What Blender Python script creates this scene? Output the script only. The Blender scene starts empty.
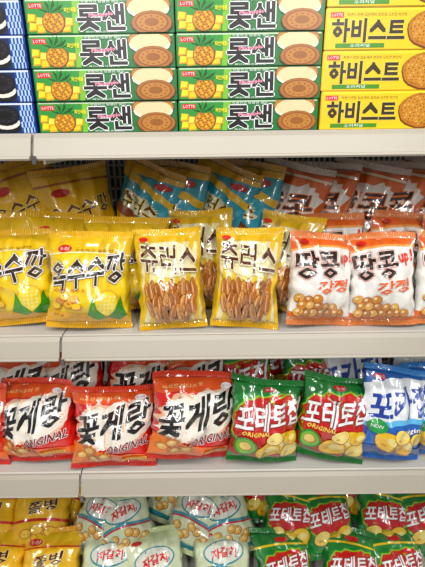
import bpy, bmesh, math, random
from mathutils import Vector, Matrix, Euler, noise
random.seed(4)
scene=bpy.context.scene
COL=scene.collection
scene.view_settings.view_transform='Standard'

# ------------------------------------------------------------ materials
def lin(h,sat=1.0,gain=1.0):
    h=h.lstrip('#')
    out=[]
    for i in (0,2,4):
        c=int(h[i:i+2],16)/255
        out.append(c/12.92 if c<=.04045 else ((c+.055)/1.055)**2.4)
    L=.3*out[0]+.6*out[1]+.1*out[2]
    out=[min(1,max(0.004,L+sat*(c-L)))*gain for c in out]
    return tuple(out)+(1,)
MATS={}
def mat(hexc,kind='foil'):
    k=(hexc,kind)
    if k in MATS: return MATS[k]
    m=bpy.data.materials.new(kind+'_'+hexc.lstrip('#'))
    m.use_nodes=True
    nt=m.node_tree; b=nt.nodes['Principled BSDF']
    tc=nt.nodes.new('ShaderNodeTexCoord')
    nz=nt.nodes.new('ShaderNodeTexNoise')
    nt.links.new(tc.outputs['Object'],nz.inputs['Vector'])
    mix=nt.nodes.new('ShaderNodeMix'); mix.data_type='RGBA'
    c=lin(hexc,1.14,.84) if kind in('foil','card') else lin(hexc)
    mix.inputs[6].default_value=tuple(v*.94 for v in c[:3])+(1,)
    mix.inputs[7].default_value=tuple(min(1,v*1.05) for v in c[:3])+(1,)
    nt.links.new(nz.outputs['Fac'],mix.inputs[0])
    nt.links.new(mix.outputs[2],b.inputs['Base Color'])
    if kind=='foil':
        nz.inputs['Scale'].default_value=18; nz.inputs['Detail'].default_value=1; nz.inputs['Distortion'].default_value=1.2
        vo=nt.nodes.new('ShaderNodeTexVoronoi'); vo.feature='F1'; vo.inputs['Scale'].default_value=18
        nt.links.new(tc.outputs['Object'],vo.inputs['Vector'])
        ma=nt.nodes.new('ShaderNodeMath'); ma.operation='MULTIPLY_ADD'; ma.inputs[1].default_value=.55
        nt.links.new(vo.outputs['Distance'],ma.inputs[0]); nt.links.new(nz.outputs['Fac'],ma.inputs[2])
        b.inputs['Roughness'].default_value=.33
        b.inputs['Coat Weight'].default_value=1; b.inputs['Coat Roughness'].default_value=.05; b.inputs['Coat IOR'].default_value=1.8
        bp=nt.nodes.new('ShaderNodeBump'); bp.inputs['Strength'].default_value=.6; bp.inputs['Distance'].default_value=.012
        nt.links.new(ma.outputs[0],bp.inputs['Height']); nt.links.new(bp.outputs['Normal'],b.inputs['Normal'])
        nt.links.new(bp.outputs['Normal'],b.inputs['Coat Normal'])
    elif kind=='card':
        nz.inputs['Scale'].default_value=40
        b.inputs['Roughness'].default_value=.35
    elif kind=='metal':
        nz.inputs['Scale'].default_value=6
        b.inputs['Roughness'].default_value=.42
    elif kind=='chrome':
        nz.inputs['Scale'].default_value=60
        b.inputs['Metallic'].default_value=.9; b.inputs['Roughness'].default_value=.3
    MATS[k]=m
    return m

def panel_mat():
    m=bpy.data.materials.new('perforated_panel'); m.use_nodes=True
    nt=m.node_tree; b=nt.nodes['Principled BSDF']
    tc=nt.nodes.new('ShaderNodeTexCoord'); mp=nt.nodes.new('ShaderNodeMapping')
    mp.inputs['Rotation'].default_value=(math.radians(90),0,0)
    nt.links.new(tc.outputs['Object'],mp.inputs['Vector'])
    br=nt.nodes.new('ShaderNodeTexBrick'); br.offset=0
    br.inputs['Scale'].default_value=1; br.inputs['Brick Width'].default_value=.014; br.inputs['Row Height'].default_value=.030
    br.inputs['Mortar Size'].default_value=.003; br.inputs['Mortar Smooth'].default_value=.2
    br.inputs['Color1'].default_value=lin('#5a5a5e'); br.inputs['Color2'].default_value=lin('#555559'); br.inputs['Mortar'].default_value=lin('#c5c5c6')
    nt.links.new(mp.outputs['Vector'],br.inputs['Vector'])
    nt.links.new(br.outputs['Color'],b.inputs['Base Color']); b.inputs['Roughness'].default_value=.5
    return m

# ------------------------------------------------------------ text
TC={}
def text_mesh(body):
    if body in TC: return TC[body]
    cu=bpy.data.curves.new('t','FONT'); cu.body=body; cu.size=1; cu.resolution_u=1
    ob=bpy.data.objects.new('t',cu); COL.objects.link(ob)
    dg=bpy.context.evaluated_depsgraph_get()
    me=bpy.data.meshes.new_from_object(ob.evaluated_get(dg))
    vs=[(v.co.x,v.co.y) for v in me.vertices]; fs=[tuple(p.vertices) for p in me.polygons]
    bpy.data.objects.remove(ob); bpy.data.curves.remove(cu); bpy.data.meshes.remove(me)
    TC[body]=(vs,fs); return TC[body]

# ------------------------------------------------------------ printed surface builder
class Print:
    def __init__(s,S,nu,nv,kind,step=.00020,base=.0006):
        s.S=S;s.nu=nu;s.nv=nv;s.kind=kind;s.step=step;s.off=base
        s.V=[];s.F=[];s.M=[];s.mats=[]
    def mi(s,c):
        m=mat(c,s.kind)
        if m not in s.mats: s.mats.append(m)
        return s.mats.index(m)
    def shape(s,vs,fs,c,adv=1.0):
        if not vs or not fs: return
        bm=bmesh.new()
        bv=[bm.verts.new((x,y,0)) for x,y in vs]
        for f in fs:
            try: bm.faces.new([bv[i] for i in f])
            except ValueError: pass
        if any(len(f.verts)>4 for f in bm.faces): bmesh.ops.triangulate(bm,faces=bm.faces[:])
        xs=[v[0] for v in vs]; ys=[v[1] for v in vs]
        E=.004
        def bis(co,no,clear=False):
            bmesh.ops.bisect_plane(bm,geom=bm.verts[:]+bm.edges[:]+bm.faces[:],plane_co=co,plane_no=no,clear_outer=clear,dist=1e-6)
        if min(xs)<E: bis((E,0,0),(-1,0,0),True)
        if max(xs)>1-E: bis((1-E,0,0),(1,0,0),True)
        if min(ys)<E: bis((0,E,0),(0,-1,0),True)
        if max(ys)>1-E: bis((0,1-E,0),(0,1,0),True)
        for i in range(1,s.nu):
            if min(xs)<i/s.nu<max(xs): bis((i/s.nu,0,0),(1,0,0))
        for j in range(1,s.nv):
            if min(ys)<j/s.nv<max(ys): bis((0,j/s.nv,0),(0,1,0))
        b0=len(s.V); bm.verts.index_update()
        for v in bm.verts: s.V.append(s.S(v.co.x,v.co.y,s.off))
        k=s.mi(c)
        for f in bm.faces:
            ids=[b0+v.index for v in f.verts]
            if f.normal.z<0: ids.reverse()
            s.F.append(ids); s.M.append(k)
        bm.free()
        s.off+=s.step*adv
    def poly(s,pts,c,adv=1.0): s.shape(pts,[tuple(range(len(pts)))],c,adv)
    def rect(s,x0,y0,x1,y1,c,adv=1.0): s.poly([(x0,y0),(x1,y0),(x1,y1),(x0,y1)],c,adv)
    def ell(s,cx,cy,rx,ry,c,n=16,rot=0,adv=1.0,jag=0,seed=0):
        p=[]
        rs=random.Random(seed)
        for i in range(n):
            a=2*math.pi*i/n; q=1+(rs.uniform(-jag,jag) if jag else 0); x=rx*q*math.cos(a); y=ry*q*math.sin(a)
            p.append((cx+x*math.cos(rot)-y*math.sin(rot),cy+x*math.sin(rot)+y*math.cos(rot)))
        s.poly(p,c,adv)
    def burst(s,cx,cy,rx,ry,c,n=26,depth=.2,slope=0,seed=1):
        rs=random.Random(seed); p=[]
        for i in range(2*n):
            a=math.pi*i/n; q=(1 if i%2 else 1-depth)*rs.uniform(.9,1.05)
            x=rx*q*math.copysign(abs(math.cos(a))**.7,math.cos(a)); y=ry*q*math.copysign(abs(math.sin(a))**.7,math.sin(a))
            p.append((cx+x,cy+y+slope*x))
        s.poly(p,c)
    def wave(s,y0,y1,amp,ph,c,f=1.0,tilt=0):
        n=14
        lo=[(i/n,y0+amp*math.sin(ph+f*math.pi*i/n)+tilt*(i/n-.5)) for i in range(n+1)]
        if y1>=1: hi=[(i/n,1) for i in range(n,-1,-1)]
        else: hi=[(i/n,y1+amp*math.sin(ph+f*math.pi*i/n)+tilt*(i/n-.5)) for i in range(n,-1,-1)]
        V=lo+hi; N=2*n+1
        s.shape(V,[(i,i+1,N-i-1,N-i) for i in range(n)],c)
    def text(s,t,x0,y0,x1,y1,c,out=None,ow=.06,bold=.0,slope=0,shear=0,out2=None,ow2=.10,arc=0):
        b,f=text_mesh(t)
        if not b: return
        bx0=min(p[0] for p in b);bx1=max(p[0] for p in b);by0=min(p[1] for p in b);by1=max(p[1] for p in b)
        def tr(p,dx,dy):
            fx=(p[0]+dx-bx0)/(bx1-bx0); fy=(p[1]+dy-by0)/(by1-by0)
            return (x0+fx*(x1-x0)+shear*(fy-.5)*(x1-x0), y0+fy*(y1-y0)+slope*(fx-.5)-arc*4*(fx-.5)**2)
        def ring(r,n,c):
            for i in range(n):
                a=2*math.pi*(i+.5)/n
                s.shape([tr(p,r*math.cos(a),r*math.sin(a)) for p in b],f,c,.04)
            s.off+=s.step
        if out2: ring(ow2,8,out2)
        if out: ring(ow,8,out)
        if bold: ring(bold,4,c)
        s.shape([tr(p,0,0) for p in b],f,c)

# ------------------------------------------------------------ pillow bag
NU,NV=26,32
SEAL=.013
def bag_surface(w,h,t,seed):
    rs=random.Random(seed)
    p1,p2,p3,p4=[rs.uniform(0,6.28) for _ in range(4)]
    k1=rs.uniform(10,14);k2=rs.uniform(8,12)
    curl=rs.uniform(-.016,.018); slant=rs.uniform(-.007,.007)
    cr=[(rs.uniform(-.5,.5),rs.uniform(.72,.92),rs.uniform(-1.2,1.2)) for _ in range(2)]
    def wav(u,v):
        e=math.exp(-max(0,1-v)/.12); e2=math.exp(-max(0,v)/.10)
        return .009*e*math.sin(3.8*u+p1)+.004*e*math.sin(9*u+p2)+.005*e2*math.sin(6*u+p3)+curl*e*(2*u-1)*.7
    def S(u,v,off=0,side=-1):
        vv=min(1,max(0,v)); a=2*u-1
        e=math.sin(math.pi*vv**.85)**.60 if 0<vv<1 else 0
        c=max(0,1-abs(a)**2.1)**.62
        d=t/2*e*c
        et=math.exp(-(1-vv)/.17); eb=math.exp(-vv/.13); ee=math.exp(-(1-abs(a))/.14)
        r1=1-2*abs(math.sin(.5*k1*a+p2)); r2=1-2*abs(math.sin(.5*k2*a+p3))
        d*=1+.55*et*r1*(1 if side<0 else .6)+.38*eb*r2+.28*ee*(1-2*abs(math.sin(11*vv+p4+a)))
        n=noise.noise(Vector((a*1.5+seed*3.1,vv*3.0,side*2)))
        n2=abs(noise.noise(Vector((a*2.0+seed*5.1+vv*1.5,vv*3.0-a*1.2,side*2+7))))
        k=0
        for cx,cy,sl in cr:
            dd=(vv-cy)-sl*(a-cx)*.35
            k+=math.exp(-(dd/.035)**2)*max(0,1-abs(a-cx)/.8)
        d+=t*(.13*n-.14*n2+.04-.09*k)*e*c
        if side>0: d*=.8
        pinch=1-.085*math.sin(math.pi*vv)**.7 if 0<vv<1 else 1
        x=(u-.5)*w*pinch + .006*noise.noise(Vector((vv*9,seed*2.2,a)))*abs(a)*math.sin(math.pi*vv)
        zc=h*v + .004*math.sin(3*u+p1)*math.exp(-(1-vv)/.2)+slant*a*vv**3
        return (x, side*(d+off)+wav(u,vv), SEAL+zc)
    return S,wav
BAGS={}
def build_bag(kind,seed,w,h,t,base,top,bottom,art):
    S,wav=bag_surface(w,h,t,seed)
    P=Print(S,NU,NV,'foil')
    mb=P.mi(base)
    V=[];F=[]
    idx={}
    for side in (-1,1):
        for j in range(NV+1):
            for i in range(NU+1):
                if side==1 and (i in (0,NU) or j in (0,NV)):
                    idx[side,i,j]=idx[-1,i,j]; continue
                idx[side,i,j]=len(V); V.append(S(i/NU,j/NV,0,side))
    for side in (-1,1):
        for j in range(NV):
            for i in range(NU):
                q=[idx[side,i,j],idx[side,i+1,j],idx[side,i+1,j+1],idx[side,i,j+1]]
                if side==1: q.reverse()
                F.append(q)
    nb=len(V); M=[mb]*len(F)
    art(P)
    V+=P.V; F+=[[i+nb for i in f] for f in P.F]; M+=P.M
    me=bpy.data.meshes.new(kind); me.from_pydata(V,[],F)
    for m in P.mats: me.materials.append(m)
    me.polygons.foreach_set('material_index',M); me.shade_smooth(); me.update()
    out=[]
    for which,colr in (('top_seal',top),('bottom_seal',bottom)):
        n=72; V=[];F=[]
        for j in range(4):
            for i in range(n+1):
                u=i/n; v=1 if which=='top_seal' else 0
                bx,by,bz=S(u,v,0,-1)
                r=(.0009 if i%2 else -.0009)*(1 if j else 0)
                dz=j*(SEAL)/3
                if j==3 and i%2: dz-=.0018
                if which=='bottom_seal': dz=-dz
                V.append((bx,by+r,bz+dz))
        for j in range(3):
            for i in range(n):
                a=j*(n+1)+i; q=[a,a+1,a+n+2,a+n+1]
                if which=='bottom_seal': q.reverse()
                F.append(q)
        m2=bpy.data.meshes.new(which); m2.from_pydata(V,[],F); m2.materials.append(mat(colr,'foil')); m2.update()
        out.append(m2)
    BAGS.setdefault(kind,[]).append((me,out[0],out[1]))

def put_bag(kind,x,y,z,lean=15,yaw=0,tilt=0,sc=1.0,label='',group='',var=None,scz=None):
    L=BAGS[kind]; me,ts,bs=L[(random.randrange(len(L)) if var is None else var)%len(L)]
    o=bpy.data.objects.new('snack_bag',me)
    R=Matrix.Rotation(math.radians(yaw),4,'Z')@Matrix.Rotation(math.radians(-lean),4,'X')@Matrix.Rotation(math.radians(tilt),4,'Y')
    M=R@Matrix.Diagonal((sc,sc,scz or sc,1))
    zmin=min(min((M@v.co).z for v in me.vertices),min((M@v.co).z for v in bs.vertices))
    o.matrix_world=Matrix.Translation((x,y,z-zmin))@M
    o['label']=label; o['category']='snack bag'; o['group']=group
    COL.objects.link(o)
    for nm,mm in (('top_seal',ts),('bottom_seal',bs)):
        c=bpy.data.objects.new(nm,mm); c.parent=o; COL.objects.link(c)
    return o

# ------------------------------------------------------------ artwork
def chip(P,cx,cy,r,c,rot=.3):
    P.ell(cx,cy,r,r*.68,'#a8690e',n=16,rot=rot); P.ell(cx-.004,cy+.006,r*.95,r*.63,c,n=16,rot=rot)
    P.ell(cx+r*.2,cy+r*.12,r*.5,r*.26,'#fbea9c',n=10,rot=rot,adv=.6); P.ell(cx-r*.3,cy-r*.2,r*.22,r*.1,'#d9a030',n=8,rot=rot,adv=.6)
def art_corn(P):
    P.wave(.80,1,.03,0,'#eec410')
    P.wave(.785,.80,.03,0,'#fff6c8')
    P.wave(0,.14,.03,2.6,'#efb510')
    P.ell(.22,.86,.085,.045,'#d8261c'); P.text('농심',.165,.84,.275,.88,'#ffffff')
    P.text('고소하고 달콤한',.34,.825,.80,.86,'#7a4a10')
    P.text('옥수수깡',.05,.43,.95,.76,'#2c1a0c',out='#ffffff',ow=.06,bold=.030,slope=.14,out2='#8a5a12',ow2=.08)
    P.ell(.74,.24,.14,.17,'#e8b410',rot=-.35); P.ell(.74,.24,.12,.15,'#fbe040',rot=-.35)
    for i in range(4):
        for j in range(5):
            P.ell(.665+.045*i+.008*j,.14+.045*j,.017,.018,'#fff09a',n=7,adv=.05)
    P.off+=P.step
    P.poly([(.52,.10),(.60,.33),(.64,.17),(.74,.07),(.64,.04)],'#3f942c')
    P.poly([(.96,.10),(.90,.33),(.84,.17),(.74,.07),(.86,.04)],'#2f8426')
    for cx,cy,c in ((.20,.26,'#f39a12'),(.30,.22,'#fbc53a'),(.14,.20,'#fbd560'),(.26,.31,'#fde07a'),(.36,.29,'#f3ae22'),(.40,.20,'#fbd04c')):
        P.ell(cx,cy,.065,.045,'#c87a10',n=10,adv=.5); P.ell(cx-.005,cy+.006,.056,.037,c,n=10,adv=.5)
    P.text('70 g',.10,.08,.24,.115,'#7a3a10')
    P.text('국내산 옥수수',.10,.365,.5,.41,'#c22a18')
def art_churro(P):
    for i in range(-3,9):
        x=i*.16
        P.poly([(x,0),(x+.07,0),(x+.27,1),(x+.20,1)],'#efc92c',adv=.1)
    P.off+=P.step
    P.wave(.90,1,.02,0,'#e3b81c')
    P.rect(0,0,.06,1,'#e6bf22'); P.rect(.94,0,1,1,'#e6bf22')
    P.ell(.5,.72,.43,.20,'#f8eec4',rot=-.05)
    cs=['#c98246','#d99a5a','#b8723a']
    P.ell(.5,.25,.38,.21,'#7a4018')
    rs=random.Random(5)
    st=[(.15+.078*i,.36+.03*(i%2),rs.uniform(-.25,.25)) for i in range(10)]+[(.17+.082*i,.22+.03*(i%2),rs.uniform(-.35,.35)) for i in range(9)]+[(.28+.11*i,.12,rs.uniform(-.4,.4)) for i in range(5)]
    for i,(cx,cy,r) in enumerate(st):
        P.ell(cx,cy,.050,.125,'#7a4018',n=12,rot=r,adv=.4)
        P.ell(cx,cy,.045,.119,cs[i%3],n=12,rot=r,adv=.4)
        for dx,cc in ((-.021,'#f2caa0'),(.002,'#a0622e'),(.021,'#8a4c20')):
            P.ell(cx+dx,cy,.006,.09,cc,n=6,rot=r,adv=.1)
        P.off+=P.step*.15
    P.text('츄러스',.08,.57,.92,.88,'#54240e',out='#fff8d8',ow=.05,bold=.022,slope=-.08)
    P.ell(.16,.95,.07,.025,'#d8261c')
    P.text('82 g',.7,.02,.85,.05,'#5a2a12')
def art_peanut(P):
    P.wave(.88,1,.04,.4,'#e06a26',tilt=.10)
    P.wave(.86,.885,.04,.4,'#f6a862',tilt=.10)
    P.wave(0,.07,.04,2.4,'#e0702c')
    P.text('땅콩',.06,.52,.68,.84,'#2c140a',out='#f7f2ec',ow=.05,bold=.035,out2='#e0661c',ow2=.07,slope=.04)
    P.text('up!',.71,.68,.93,.86,'#e0460c',out='#ffffff',ow=.05,bold=.05,slope=.03)
    P.text('강정',.36,.35,.84,.50,'#e86a10',out='#ffffff',ow=.05,bold=.04,slope=.04)
    rs=random.Random(12)
    pts=[(.12+.11*i+(.05 if r%2 else 0)+rs.uniform(-.015,.015),.09+.085*r+rs.uniform(-.01,.01)) for r in range(3) for i in range(7-2*r)]
    pts.sort(key=lambda p:-p[1])
    for i,(cx,cy) in enumerate(pts):
        P.ell(cx,cy,.070,.058,'#94541c',n=14,adv=.4)
        P.ell(cx-.003,cy+.005,.063,.051,['#cf8a40','#e2ac60','#bc7632'][i%3],n=14,adv=.4)
        P.ell(cx-.018,cy+.018,.024,.018,'#fae0b4',n=8,adv=.4)
    P.ell(.2,.95,.08,.025,'#c8201a')
def art_crab(P):
    P.wave(.82,1,.03,.3,'#ea6238')
    P.burst(.5,.57,.50,.32,'#eec0a0',n=24,depth=.14,slope=.22,seed=4)
    P.burst(.5,.57,.48,.30,'#fbf3e6',n=26,depth=.18,slope=.22,seed=5)
    P.text('바삭한 바다의 맛',.10,.90,.56,.94,'#ffe9a0',slope=.03)
    P.text('꽃게랑',.06,.39,.94,.80,'#120d0a',out='#ffffff',ow=.045,bold=.04,slope=.24,shear=.04)
    P.wave(0,.16,.04,.5,'#e8702c')
    P.text('ORIGINAL',.44,.25,.94,.36,'#7c100c',out='#ffffff',ow=.07,bold=.035,slope=.10,shear=.05)
    P.poly([(0,0),(.55,0),(.42,.2),(.2,.31),(0,.33)],'#ea8038')
    for cx,cy in ((.13,.16),(.28,.11),(.22,.24),(.40,.15)):
        for k in range(6):
            a=-.3+3.7*(k/5); P.ell(cx+.07*math.cos(a),cy+.07*math.sin(a),.02,.024,'#c87a20',n=6,adv=.1)
        P.ell(cx,cy,.062,.055,'#a85c14',n=12,adv=.6)
        P.ell(cx,cy,.055,.048,'#f0b860',n=12,adv=.6)
        P.ell(cx-.01,cy+.01,.03,.022,'#fde0a0',n=8,adv=.6)
    P.ell(.82,.93,.07,.035,'#ffffff'); P.text('빙그레',.77,.915,.87,.945,'#c81e1e')
    P.rect(.62,.08,.90,.125,'#f7c020'); P.text('70 g (365 kcal)',.64,.088,.88,.118,'#7a1510')
def art_potato(P):
    P.burst(.5,.55,.52,.35,'#8fc83c',n=16,depth=.05,slope=.14,seed=6)
    P.burst(.5,.55,.50,.33,'#c41828',n=16,depth=.05,slope=.14,seed=6)
    P.poly([(0,0),(1,0),(1,.32),(.6,.26),(.3,.32),(0,.26)],'#a81424')
    P.wave(0,.07,.03,3.1,'#2a8438')
    P.ell(.5,.945,.10,.032,'#d01c20'); P.text('농심',.44,.932,.56,.958,'#ffffff')
    P.text('포테토칩',.05,.46,.95,.79,'#ffffff',out='#7d0710',ow=.055,bold=.026,slope=.14,shear=.04)
    P.text('ORIGINAL',.12,.38,.50,.435,'#ffe27a',bold=.03,slope=.03)
    for cx,cy,r,c in ((.70,.28,.22,'#f2cc54'),(.50,.17,.18,'#e8bc40'),(.84,.16,.16,'#f7dc7c'),(.58,.35,.13,'#f8e090'),(.84,.34,.13,'#ecc048')): chip(P,cx,cy,r,c)
    P.ell(.18,.22,.15,.13,'#2f8a34',n=18); P.ell(.18,.22,.125,.105,'#74b848',n=18)
    P.ell(.18,.22,.085,.065,'#a87820',n=14); P.ell(.175,.225,.075,.055,'#eed080',n=14)
def art_potato_deep(P):
    P.burst(.5,.50,.46,.26,'#8fc83c',n=16,depth=.05,slope=.10,seed=6)
    P.burst(.5,.50,.44,.24,'#c41828',n=16,depth=.05,slope=.10,seed=6)
    P.wave(0,.08,.03,3.1,'#2a8438')
    P.ell(.5,.90,.12,.04,'#d01c20'); P.wave(.78,.81,.04,0,'#f0d040')
    P.text('포테토칩',.10,.42,.90,.66,'#ffffff',out='#7d0710',ow=.055,bold=.026,slope=.10,shear=.04)
    for cx,cy,r,c in ((.70,.22,.20,'#f2cc54'),(.48,.15,.17,'#e8bc40'),(.26,.22,.15,'#f7dc7c')): chip(P,cx,cy,r,c)
def art_blue(P):
    P.wave(.46,.90,.05,.2,'#eef3f6',tilt=.14)
    P.wave(.40,.46,.05,.2,'#6cbcea',tilt=.14)
    P.ell(.2,.94,.09,.03,'#e03024'); P.text('오리온',.13,.925,.27,.955,'#ffffff')
    P.text('포카칩',.06,.51,.94,.84,'#123f9c',bold=.035,slope=.14)
    P.text('Original',.40,.34,.88,.41,'#ffffff',slope=.05,bold=.02)
    P.wave(0,.12,.03,1,'#124484')
    for cx,cy,r,c in ((.34,.22,.19,'#f2c63c'),(.60,.17,.19,'#ecb82e'),(.78,.26,.14,'#f8dc70'),(.50,.30,.14,'#fae080')): chip(P,cx,cy,r,c,-.3)
    P.ell(.16,.40,.11,.085,'#2f9a4a'); P.text('NEW',.09,.38,.23,.42,'#ffffff')
def art_amber(P):
    P.wave(.80,1,.03,0,'#f4c634')
    P.wave(.90,.92,.02,0,'#b06a14')
    P.text('옥수수깡',.08,.62,.92,.76,'#6c3208',out='#fff0a0',ow=.05,bold=.02,slope=.06)
    P.wave(.46,.50,.05,1,'#b8741e'); P.ell(.5,.35,.38,.12,'#d89022'); P.ell(.4,.38,.2,.08,'#f0b838')
    P.ell(.3,.85,.12,.035,'#c8201a')
    P.wave(0,.2,.03,1,'#c8840a')
def art_teal(P):
    P.wave(.92,1,.02,.2,'#ecbc20',tilt=.06)
    P.wave(.80,.86,.03,.2,'#f0c428',tilt=-.16)
    P.burst(.45,.70,.36,.08,'#f4ecd0',seed=3,slope=-.1)
    P.text('츄러스',.13,.64,.77,.76,'#5a2208',out='#ffe94a',ow=.05,bold=.02,slope=-.06)
    P.wave(.50,.57,.05,.2,'#8c4218',tilt=-.2); P.wave(.30,.50,.05,.2,'#ecbc20',tilt=-.2)
    P.ell(.75,.9,.12,.03,'#c8301a')
def art_nut(P):
    P.burst(.5,.68,.47,.22,'#f6f0e8',n=18,depth=.1,slope=.1)
    P.text('땅콩',.14,.58,.86,.80,'#3a1a0a',out='#f08030',ow=.055,bold=.025,slope=.06)
    P.wave(.93,.95,.02,0,'#f7e8d4')
    P.ell(.5,.40,.36,.09,'#f2e4d0')
    for k in range(6): P.ell(.25+.1*k,.39,.055,.03,'#c47a34',n=10,adv=.4)
def art_pale(P):
    P.wave(.88,1,.02,0,'#d4e4b4')
    P.ell(.5,.64,.36,.17,'#4a98a8',n=20,rot=.06); P.ell(.5,.645,.335,.15,'#f2f4e6',n=20,rot=.06)
    P.text('자갈치',.28,.58,.72,.71,'#e02c40',bold=.045,slope=.04,arc=.03)
    P.wave(.40,.44,.05,.4,'#4a98a8',f=1.4,tilt=.08)
    P.wave(.375,.40,.05,.4,'#c83848',f=1.4,tilt=.08)
    P.ell(.24,.89,.09,.03,'#c82434')
    for i,(cx,cy) in enumerate(((.24,.28),(.42,.20),(.62,.28),(.78,.20),(.52,.32),(.33,.16),(.70,.14))):
        P.ell(cx,cy,.085,.065,'#a8681c',n=12,adv=.5); P.ell(cx-.005,cy+.005,.075,.056,'#e2b060',n=12,adv=.5); P.ell(cx-.015,cy+.015,.04,.025,'#f8dc9c',n=8,adv=.5)
    P.wave(0,.08,.02,2,'#3f8f98')
def art_gold(P):
    P.wave(.84,1,.03,0,'#f5cc30')
    P.ell(.24,.87,.12,.055,'#d8261c'); P.text('농심',.16,.845,.32,.895,'#ffffff')
    P.text('쫄병',.28,.54,.76,.70,'#5c1f0a',out='#fff0b0',ow=.06,bold=.03,slope=.06)
    P.wave(.76,.78,.03,0,'#c8301a'); P.wave(.38,.42,.03,0,'#c8301a')
    for cx,cy in ((.3,.24),(.5,.18),(.7,.26),(.48,.29)):
        P.ell(cx,cy,.11,.07,'#b8761c',n=12,adv=.5); P.ell(cx,cy,.095,.058,'#f8d060',n=12,adv=.5)
    P.wave(0,.1,.02,2,'#d88a10')
for sd in (1,2,3):
    build_bag('corn',sd,.164,.162,.098,'#f6d420','#eec020','#e6b214',art_corn)
    build_bag('churro',sd+10,.132,.172,.088,'#f4e8b8','#e6bc24','#e2b41c',art_churro)
    build_bag('peanut',sd+20,.131,.154,.084,'#f5f2ec','#e09060','#dc8a58',art_peanut)
    build_bag('crab',sd+30,.182,.154,.098,'#d4341c','#e04c2c','#cc3820',art_crab)
    build_bag('potato',sd+40,.158,.162,.092,'#24803a','#27803a','#1f7030',art_potato)
for sd in (1,2):
    build_bag('blue',sd+50,.148,.170,.092,'#1c62b6','#3f86cc','#1760ac',art_blue)
    build_bag('amber',sd+60,.155,.240,.092,'#f4c22c','#ecba30','#b8740a',art_amber)
    build_bag('teal',sd+70,.150,.240,.092,'#2fa4bc','#e0ac24','#1f8ba8',art_teal)
    build_bag('nut',sd+75,.150,.238,.092,'#e4722c','#e8e0d8','#c85c20',art_nut)
    build_bag('pale',sd+80,.158,.168,.092,'#e2ebc8','#ccd8a8','#ccd8a8',art_pale)
    build_bag('gold',sd+90,.164,.168,.092,'#f5c224','#ecb01c','#d09414',art_gold)
    build_bag('deep',sd+95,.156,.162,.090,'#24803a','#27803a','#1f7030',art_potato_deep)

# ------------------------------------------------------------ cartons
BOX={}
def build_box(kind,w,d,h,base,art):
    bm=bmesh.new(); bmesh.ops.create_cube(bm,size=1)
    bmesh.ops.scale(bm,vec=(w,d,h),verts=bm.verts[:]); bmesh.ops.translate(bm,vec=(0,0,h/2),verts=bm.verts[:])
    bmesh.ops.bevel(bm,geom=bm.edges[:],offset=.0012,segments=2,affect='EDGES')
    V=[tuple(v.co) for v in bm.verts]; bm.verts.index_update(); F=[[v.index for v in f.verts] for f in bm.faces]; bm.free()
    def S(u,v,off): return ((u-.5)*w*.985,-d/2-off,h*(.02+v*.96))
    P=Print(S,1,1,'card',step=.00005,base=.0001)
    mb=P.mi(base); M=[mb]*len(F); nb=len(V)
    art(P)
    V+=P.V;F+=[[i+nb for i in f] for f in P.F];M+=P.M
    me=bpy.data.meshes.new(kind); me.from_pydata(V,[],F)
    for m in P.mats: me.materials.append(m)
    me.polygons.foreach_set('material_index',M); me.update()
    BOX[kind]=(me,d,h)
def put_box(kind,x,y,z,label,group,yaw=0):
    me,d,h=BOX[kind]
    o=bpy.data.objects.new('cookie_carton',me); o.location=(x,y+d/2,z); o.rotation_euler[2]=math.radians(yaw)
    o['label']=label;o['category']='carton';o['group']=group; COL.objects.link(o)
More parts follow.
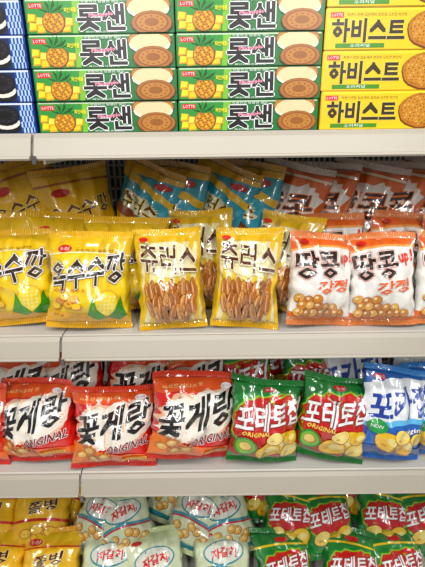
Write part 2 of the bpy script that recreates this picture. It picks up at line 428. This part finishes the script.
def art_green(P):
    P.rect(0,0,.34,1,'#3a9040'); P.poly([(.31,0),(.345,0),(.375,1),(.32,1)],'#7fbc48')
    P.rect(0,.955,1,1,'#cfe6c4')
    P.rect(.02,.74,.12,.90,'#d8261c'); P.text('LOTTE',.028,.775,.112,.87,'#ffffff')
    for k,(cx,cy) in enumerate(((.04,.20),(.095,.14),(.09,.36),(.035,.46),(.27,.16),(.29,.34))):
        P.poly([(cx-.03,cy-.13),(cx+.028,cy-.11),(cx+.032,cy+.11),(cx-.022,cy+.14)],'#d8a010',adv=.5)
        P.poly([(cx-.026,cy-.08),(cx+.018,cy-.07),(cx+.024,cy+.10),(cx-.018,cy+.12)],['#f7e03a','#f3cf2c','#fbeb70'][k%3],adv=.5)
    P.ell(.185,.34,.080,.35,'#7a450e'); P.ell(.183,.35,.073,.32,'#cc8f1e')
    for i in range(-3,4):
        for j in range(-4,5):
            ox=.010*(j%2)
            if ((i*.02+ox)/.064)**2+(j*.07/.29)**2<1:
                x=.183+i*.02+ox;y=.35+j*.07
                P.poly([(x,y-.03),(x+.008,y),(x,y+.03),(x-.008,y)],'#8a500e' if (i+j)%3 else '#f3cc48',adv=.03)
    P.off+=P.step
    for k,(dx,l) in enumerate(((-.10,.74),(-.08,.88),(-.05,.97),(-.02,1.0),(.01,1.0),(.045,.97),(.075,.88),(.095,.74))):
        P.poly([(.160,.60),(.210,.60),(.185+dx,l)],('#0b4a1c','#2a8a34')[k%2],adv=.5)
    P.text('파인애플',.262,.62,.345,.76,'#ffef4a',bold=.03)
    P.text('롯샌',.35,.09,.67,.84,'#0c0c0c',out='#ffffff',ow=.07,bold=.045)
    P.text('상큼하고 달콤한 샌드',.38,.885,.64,.95,'#ffffff')
    P.text('Pineapple',.43,.47,.59,.60,'#e4347a',out='#ffffff',ow=.06,bold=.03,slope=.06)
    P.text('파인애플크림샌드',.40,.01,.62,.07,'#ffffff')
    P.ell(.835,.80,.155,.37,'#7f4812'); P.ell(.835,.81,.148,.34,'#bc8040'); P.ell(.835,.69,.144,.28,'#f5ecd6'); P.ell(.835,.76,.136,.27,'#e2d4aa')
    P.ell(.855,.27,.145,.38,'#5f300a'); P.ell(.855,.29,.138,.35,'#a86c34'); P.ell(.855,.30,.116,.29,'#8a5020')
    P.ell(.855,.30,.105,.255,'#b87e42'); P.ell(.855,.31,.05,.12,'#945c24')
    for k in range(12):
        a=k*math.pi/6; P.ell(.855+.078*math.cos(a),.30+.19*math.sin(a),.006,.02,'#6a3a0e',n=6,adv=.03)
    P.off+=P.step
    P.rect(0,0,1,.012,'#0c5a1c')
def art_yellow(P):
    P.rect(0,.95,1,1,'#fbe860')
    P.rect(.02,.78,.10,.91,'#d8261c'); P.text('LOTTE',.027,.81,.093,.88,'#ffffff')
    P.text('자연이 만든 검은깨와 코코넛 고소한 비스킷',.12,.81,.48,.89,'#4a3414')
    P.text('하비스트',.035,.19,.475,.74,'#33280c',out='#fff6a8',ow=.05,bold=.05)
    P.rect(.06,.04,.36,.15,'#4a8c30'); P.text('오리지널',.15,.055,.27,.14,'#ffffff')
    P.ell(.635,.48,.145,.48,'#6f3a0c',n=22,jag=.03); P.ell(.635,.50,.139,.455,'#b87830',n=22,jag=.03); P.ell(.635,.52,.122,.38,'#c88c42')
    for k in range(80):
        a=k*2.4; r=.128*math.sqrt(k/80)
        P.ell(.635+r*math.cos(a),.51+r*3.3*math.sin(a),.0045,.017,('#5a2c0a','#f0d090','#8a5420')[k%3],n=6,adv=.02)
def art_navy(P):
    P.rect(0,.94,1,1,'#dfe8f4')
    for i in range(8):
        for j in range(5):
            if (i+j)%2: P.rect(.895+.0135*i,.188*j,.9085+.0135*i,.188*j+.188,'#b4d0f4',adv=.02)
    P.off+=P.step
    P.rect(.66,0,.888,.94,'#12244e')
    P.ell(.78,.22,.112,.26,'#050406'); P.ell(.78,.36,.108,.24,'#e6e2da'); P.ell(.78,.58,.112,.34,'#0a080c')
    P.ell(.78,.60,.095,.26,'#1c1920'); P.ell(.78,.60,.05,.13,'#08070a')
    for k in range(10):
        a=k*math.pi/5; P.ell(.78+.075*math.cos(a),.60+.2*math.sin(a),.007,.022,'#3c3644',n=6,adv=.03)
    P.off+=P.step
    P.ell(.53,.40,.105,.36,'#0c0b0e'); P.ell(.53,.55,.105,.34,'#f2efe8'); P.ell(.53,.68,.1,.3,'#17151b')
    P.text('OREO',.04,.25,.40,.78,'#ffffff',bold=.06)
build_box('green',.2295,.15,.0480,'#1c7238',art_green)
build_box('yellow',.26,.15,.0586,'#f0cc28',art_yellow)
build_box('navy',.215,.15,.0480,'#183c8c',art_navy)
S1,S2,S3,S4=1.4565,1.0925,.7665,.275
rj=random.Random(8)
for k in range(6):
    put_box('green',-.169+rj.uniform(-.001,.001),.008+rj.uniform(0,.004),S1+k*.0484,'green cookie carton with pineapple and cream cookie print','green pineapple cookie cartons in stacks')
    put_box('green',.063+rj.uniform(-.001,.001),.008+rj.uniform(0,.004),S1+k*.0484,'green cookie carton with pineapple and cream cookie print','green pineapple cookie cartons in stacks')
    put_box('navy',-.396+rj.uniform(-.001,.001),.010+rj.uniform(0,.003),S1+k*.0484,'blue cookie carton printed with black cream cookies','blue cookie cartons in a stack')
for k in range(5):
    put_box('yellow',.310+rj.uniform(-.001,.001),.008+rj.uniform(0,.003),S1+k*.0590,'yellow biscuit carton with brown lettering and round biscuit','yellow biscuit cartons in a stack')

# ------------------------------------------------------------ bags on shelves
LB={'corn':'yellow corn snack bag with brown lettering','churro':'cream and yellow striped churro snack bag',
'peanut':'white and orange peanut snack bag','crab':'red and cream snack bag with black lettering',
'potato':'red and green potato chip bag','deep':'green potato chip bag with red center','blue':'blue and white potato chip bag','amber':'tall amber yellow snack bag turned edge-on',
'teal':'tall teal and yellow snack bag turned edge-on','nut':'tall orange and white peanut snack bag turned edge-on','pale':'pale green snack bag with red lettering','gold':'golden yellow snack bag with brown lettering'}
def row(kind,z,items,extra,group):
    for i,it in enumerate(items):
        x,y,lean,yaw,tilt=it[:5]; sc=it[5] if len(it)>5 else 1
        put_bag(kind,x,y,z,lean,yaw,tilt,sc,LB[kind]+extra,group,var=i)
g='snack bags on the upper bag shelf'
row('corn',S2,[(-.53,.028,16,4,0),(-.386,.036,17,7,-3),(-.240,.012,16,6,4)],', standing at shelf edge',g)
row('corn',S2,[(-.45,.124,10,-10,-6,1.06),(-.315,.124,10,8,6,1.06),(-.178,.096,10,24,6,1.04)],', behind another bag',g)
row('churro',S2,[(-.076,.014,15,5,-2),(.060,.014,16,-4,3)],', standing at shelf edge',g)
row('churro',S2,[(-.015,.117,10,-12,-5,1.07),(.126,.100,12,-30,7,1.04)],', behind another bag',g)
row('peanut',S2,[(.204,.016,16,7,5),(.328,.014,15,-5,-3),(.450,.016,16,5,4)],', standing at shelf edge',g)
row('peanut',S2,[(.26,.110,10,-8,-6,1.1),(.385,.110,10,9,6,1.1),(.51,.110,10,0,0,1.1)],', behind another bag',g)
g='tall bags packed along the back'
row('amber',S2,[(-.60,.225,5,28,-10,1.11),(-.52,.215,7,24,-18,1.11),(-.435,.225,5,30,-8,1.11),(-.355,.215,7,22,-16,1.11),(-.27,.225,5,26,-8,1.10)],'',g)
row('teal',S2,[(-.185,.225,5,-22,12,1.10),(-.11,.225,5,-30,6,1.11),(-.03,.225,5,-22,14,1.10),(.05,.225,5,-30,6,1.11)],'',g)
row('nut',S2,[(.13,.225,5,-26,12,1.10),(.21,.225,5,-30,6,1.11),(.29,.225,5,-22,12,1.10),(.37,.225,5,-30,6,1.11),(.45,.225,5,-24,12,1.10),(.53,.225,5,-28,6,1.10)],'',g)
g='snack bags on the middle bag shelf'
row('crab',S3,[(-.542,.016,20,0,0),(-.384,.022,20,-6,-5),(-.219,.008,20,6,3),(-.055,.014,14,14,10,1.06)],', standing at shelf edge',g)
row('crab',S3,[(-.49,.132,14,10,8,1.08),(-.335,.132,14,-10,-11,1.08),(-.18,.137,14,14,12,1.08),(-.02,.137,14,-8,-10,1.05)],', behind another bag',g)
row('crab',S3,[(-.44,.245,10,16,12,1.08),(-.27,.245,10,-15,-10,1.08),(-.10,.245,10,18,11,1.08)],', along the back',g)
row('potato',S3,[(.102,.010,15,8,7),(.243,.014,17,-6,8)],', standing at shelf edge',g)
row('potato',S3,[(.08,.127,14,-14,-12,1.06),(.225,.132,14,12,10,1.06),(.11,.235,10,16,8,1.07),(.26,.235,10,-14,-8,1.07),(.38,.23,10,14,6,1.07)],', behind another bag',g)
row('blue',S3,[(.372,.010,15,8,9,1.05),(.494,.030,15,-10,-5,1.05)],', standing at shelf edge',g)
row('blue',S3,[(.345,.120,12,-16,-12,1.08),(.48,.130,12,12,8,1.07),(.55,.225,10,6,0,1.05)],', behind another bag',g)
g='snack bags on the lowest shelf'
row('gold',S4,[(-.60,.025,52,3,0,1.05),(-.445,.025,50,-4,-5,1.05)],', leaning back',g)
row('gold',S4+.06,[(-.50,.14,50,14,8,1.05),(-.65,.14,50,5,0),(-.50,.25,54,-10,6)],', leaning back',g)
row('pale',S4,[(-.290,.030,52,12,10,1.04),(-.135,.020,50,8,-8,1.04),(.020,.030,52,12,8,1.06)],', leaning back',g)
row('pale',S4+.06,[(-.36,.135,50,-14,10,1.04),(-.225,.125,50,16,-8,1.04),(-.085,.140,48,-14,10,1.06),(.055,.13,50,12,-8,1.04),(-.30,.235,52,12,-8,1.04),(-.15,.235,50,-12,10,1.06),(.0,.24,50,14,-8,1.06)],', leaning back',g)
row('deep',S4,[(.200,.025,50,5,-4,1.04),(.352,.020,50,-4,4,1.04),(.504,.025,50,4,-3,1.04)],', leaning back',g)
row('deep',S4+.06,[(.20,.135,48,-5,5,1.0),(.335,.13,49,6,-4,1.0),(.47,.135,48,-5,5,1.0),(.605,.13,49,4,-4,1.0),(.15,.24,52,6,4,1.0),(.285,.24,52,-6,-4,1.02),(.43,.24,52,5,4,1.02),(.57,.24,52,5,-4,1.02)],', leaning back',g)

# ------------------------------------------------------------ shelving units
def mesh_obj(name,V,F,m,parent=None):
    me=bpy.data.meshes.new(name); me.from_pydata(V,[],F); me.materials.append(m)
    bm=bmesh.new(); bm.from_mesh(me); bmesh.ops.recalc_face_normals(bm,faces=bm.faces[:]); bm.to_mesh(me); bm.free()
    o=bpy.data.objects.new(name,me); COL.objects.link(o)
    if parent: o.parent=parent
    return o
def boxes(name,L,m,parent=None,bev=.0015):
    bm=bmesh.new()
    for (x0,x1,y0,y1,z0,z1) in L:
        r=bmesh.ops.create_cube(bm,size=1); vs=r['verts']
        bmesh.ops.scale(bm,vec=(x1-x0,y1-y0,z1-z0),verts=vs); bmesh.ops.translate(bm,vec=((x0+x1)/2,(y0+y1)/2,(z0+z1)/2),verts=vs)
    if bev: bmesh.ops.bevel(bm,geom=bm.edges[:],offset=bev,segments=2,affect='EDGES')
    me=bpy.data.meshes.new(name); bm.to_mesh(me); bm.free(); me.materials.append(m)
    o=bpy.data.objects.new(name,me); COL.objects.link(o)
    if parent: o.parent=parent
    return o
def extrude(name,prof,x0,x1,m,parent):
    n=len(prof); V=[(x0,y,z) for y,z in prof]+[(x1,y,z) for y,z in prof]
    F=[(i,(i+1)%n,n+(i+1)%n,n+i) for i in range(n)]+[tuple(range(n)),tuple(range(2*n-1,n-1,-1))]
    return mesh_obj(name,V,F,m,parent)
PM=panel_mat()
def unit(x0,x1):
    root=bpy.data.objects.new('shelving_unit',None); root.location=(0,0,0); COL.objects.link(root)
    root['label']='white metal store shelving unit with sloped price rails'; root['category']='store shelf'; root['group']='shelving bays along the aisle'
    boxes('back_panel',[(x0,x1,.405,.412,.1,2.1)],PM,root,0)
    for xx in (x0+.012,x1-.012):
        boxes('upright_post',[(xx-.011,xx+.011,.38,.404,0,2.1)],mat('#c5c3be','metal'),root)
    boxes('base_plinth',[(x0+.004,x1-.004,.03,.40,0,S4-.05)],mat('#bfbdb8','metal'),root)
    for z in (S1,S2,S3,S4):
        sh=extrude('shelf',[(.378,0),(-.002,0),(-.006,-.003),(-.008,-.034),(.006,-.034),(.006,-.022),(.378,-.022)],x0+.0015,x1-.0015,mat('#b8b5ad','metal'),root)
        pr=[(-.0065,-.0005),(-.0105,-.0005),(-.0135,-.004),(-.0165,-.0075),(-.0285,-.0345),(-.0325,-.0352),(-.0345,-.0385),(-.0320,-.0415),(-.0280,-.0405),(-.0140,-.0120),(-.0085,-.0100)]
        extrude('price_rail',pr,x0+.0025,x1-.0025,mat('#a59e90','metal'),sh)
        boxes('shelf_bracket',[(x0+.003,x0+.007,.01,.378,-.05,-.022)],mat('#bfbdb8','metal'),sh,0)
        boxes('rail_clip',[(x0+.003,x0+.010,-.040,-.036,-.047,-.034)],mat('#888888','chrome'),sh,.0006)
        sh.location=(0,0,z)
    return root
unit(-.288,.912)
unit(-1.488,-.288)

# ------------------------------------------------------------ room
def tile_mat():
    m=bpy.data.materials.new('floor_tile'); m.use_nodes=True; nt=m.node_tree; b=nt.nodes['Principled BSDF']
    tc=nt.nodes.new('ShaderNodeTexCoord'); br=nt.nodes.new('ShaderNodeTexBrick'); br.offset=0
    br.inputs['Scale'].default_value=1; br.inputs['Brick Width'].default_value=.6; br.inputs['Row Height'].default_value=.6; br.inputs['Mortar Size'].default_value=.003
    br.inputs['Color1'].default_value=lin('#cfcac0'); br.inputs['Color2'].default_value=lin('#c6c1b8'); br.inputs['Mortar'].default_value=lin('#8a857c')
    nt.links.new(tc.outputs['Object'],br.inputs['Vector']); nt.links.new(br.outputs['Color'],b.inputs['Base Color']); b.inputs['Roughness'].default_value=.25
    return m
fl=boxes('floor',[(-3,3,-3,.6,-.05,0)],tile_mat(),None,0); fl['kind']='structure'
wl=boxes('wall_back',[(-3,3,.5,.6,0,3)],mat('#d8d5cf','metal'),None,0); wl['kind']='structure'

# ------------------------------------------------------------ light and camera
def area(loc,rot,sx,sy,e,c=(1,1,1)):
    l=bpy.data.lights.new('ceiling_light','AREA'); l.shape='RECTANGLE'; l.size=sx; l.size_y=sy; l.energy=e; l.color=c
    o=bpy.data.objects.new('ceiling_light',l); o.location=loc; o.rotation_euler=rot; COL.objects.link(o)
area((0,-1.0,2.75),(math.radians(28),0,0),3.2,.10,35,(1,.98,.95))
area((-.6,-2.2,2.6),(math.radians(50),0,0),.10,1.6,33,(1,.99,.97))
area((.7,-2.2,2.6),(math.radians(50),0,0),.10,1.6,33,(1,.99,.97))
w=bpy.data.worlds.new('store_ambient'); scene.world=w; w.use_nodes=True
w.node_tree.nodes['Background'].inputs[0].default_value=(1,.98,.96,1); w.node_tree.nodes['Background'].inputs[1].default_value=.17
cam=bpy.data.cameras.new('camera'); co=bpy.data.objects.new('camera',cam); COL.objects.link(co)
cam.sensor_fit='VERTICAL'; cam.sensor_height=24; cam.sensor_width=18; cam.lens=24*430/567; cam.clip_start=.01
co.matrix_world=Matrix.Translation((0,-.75,1.45))@(Euler((math.radians(71),0,0)).to_matrix().to_4x4()@Matrix.Rotation(math.radians(-.7),4,'Z'))
scene.camera=co
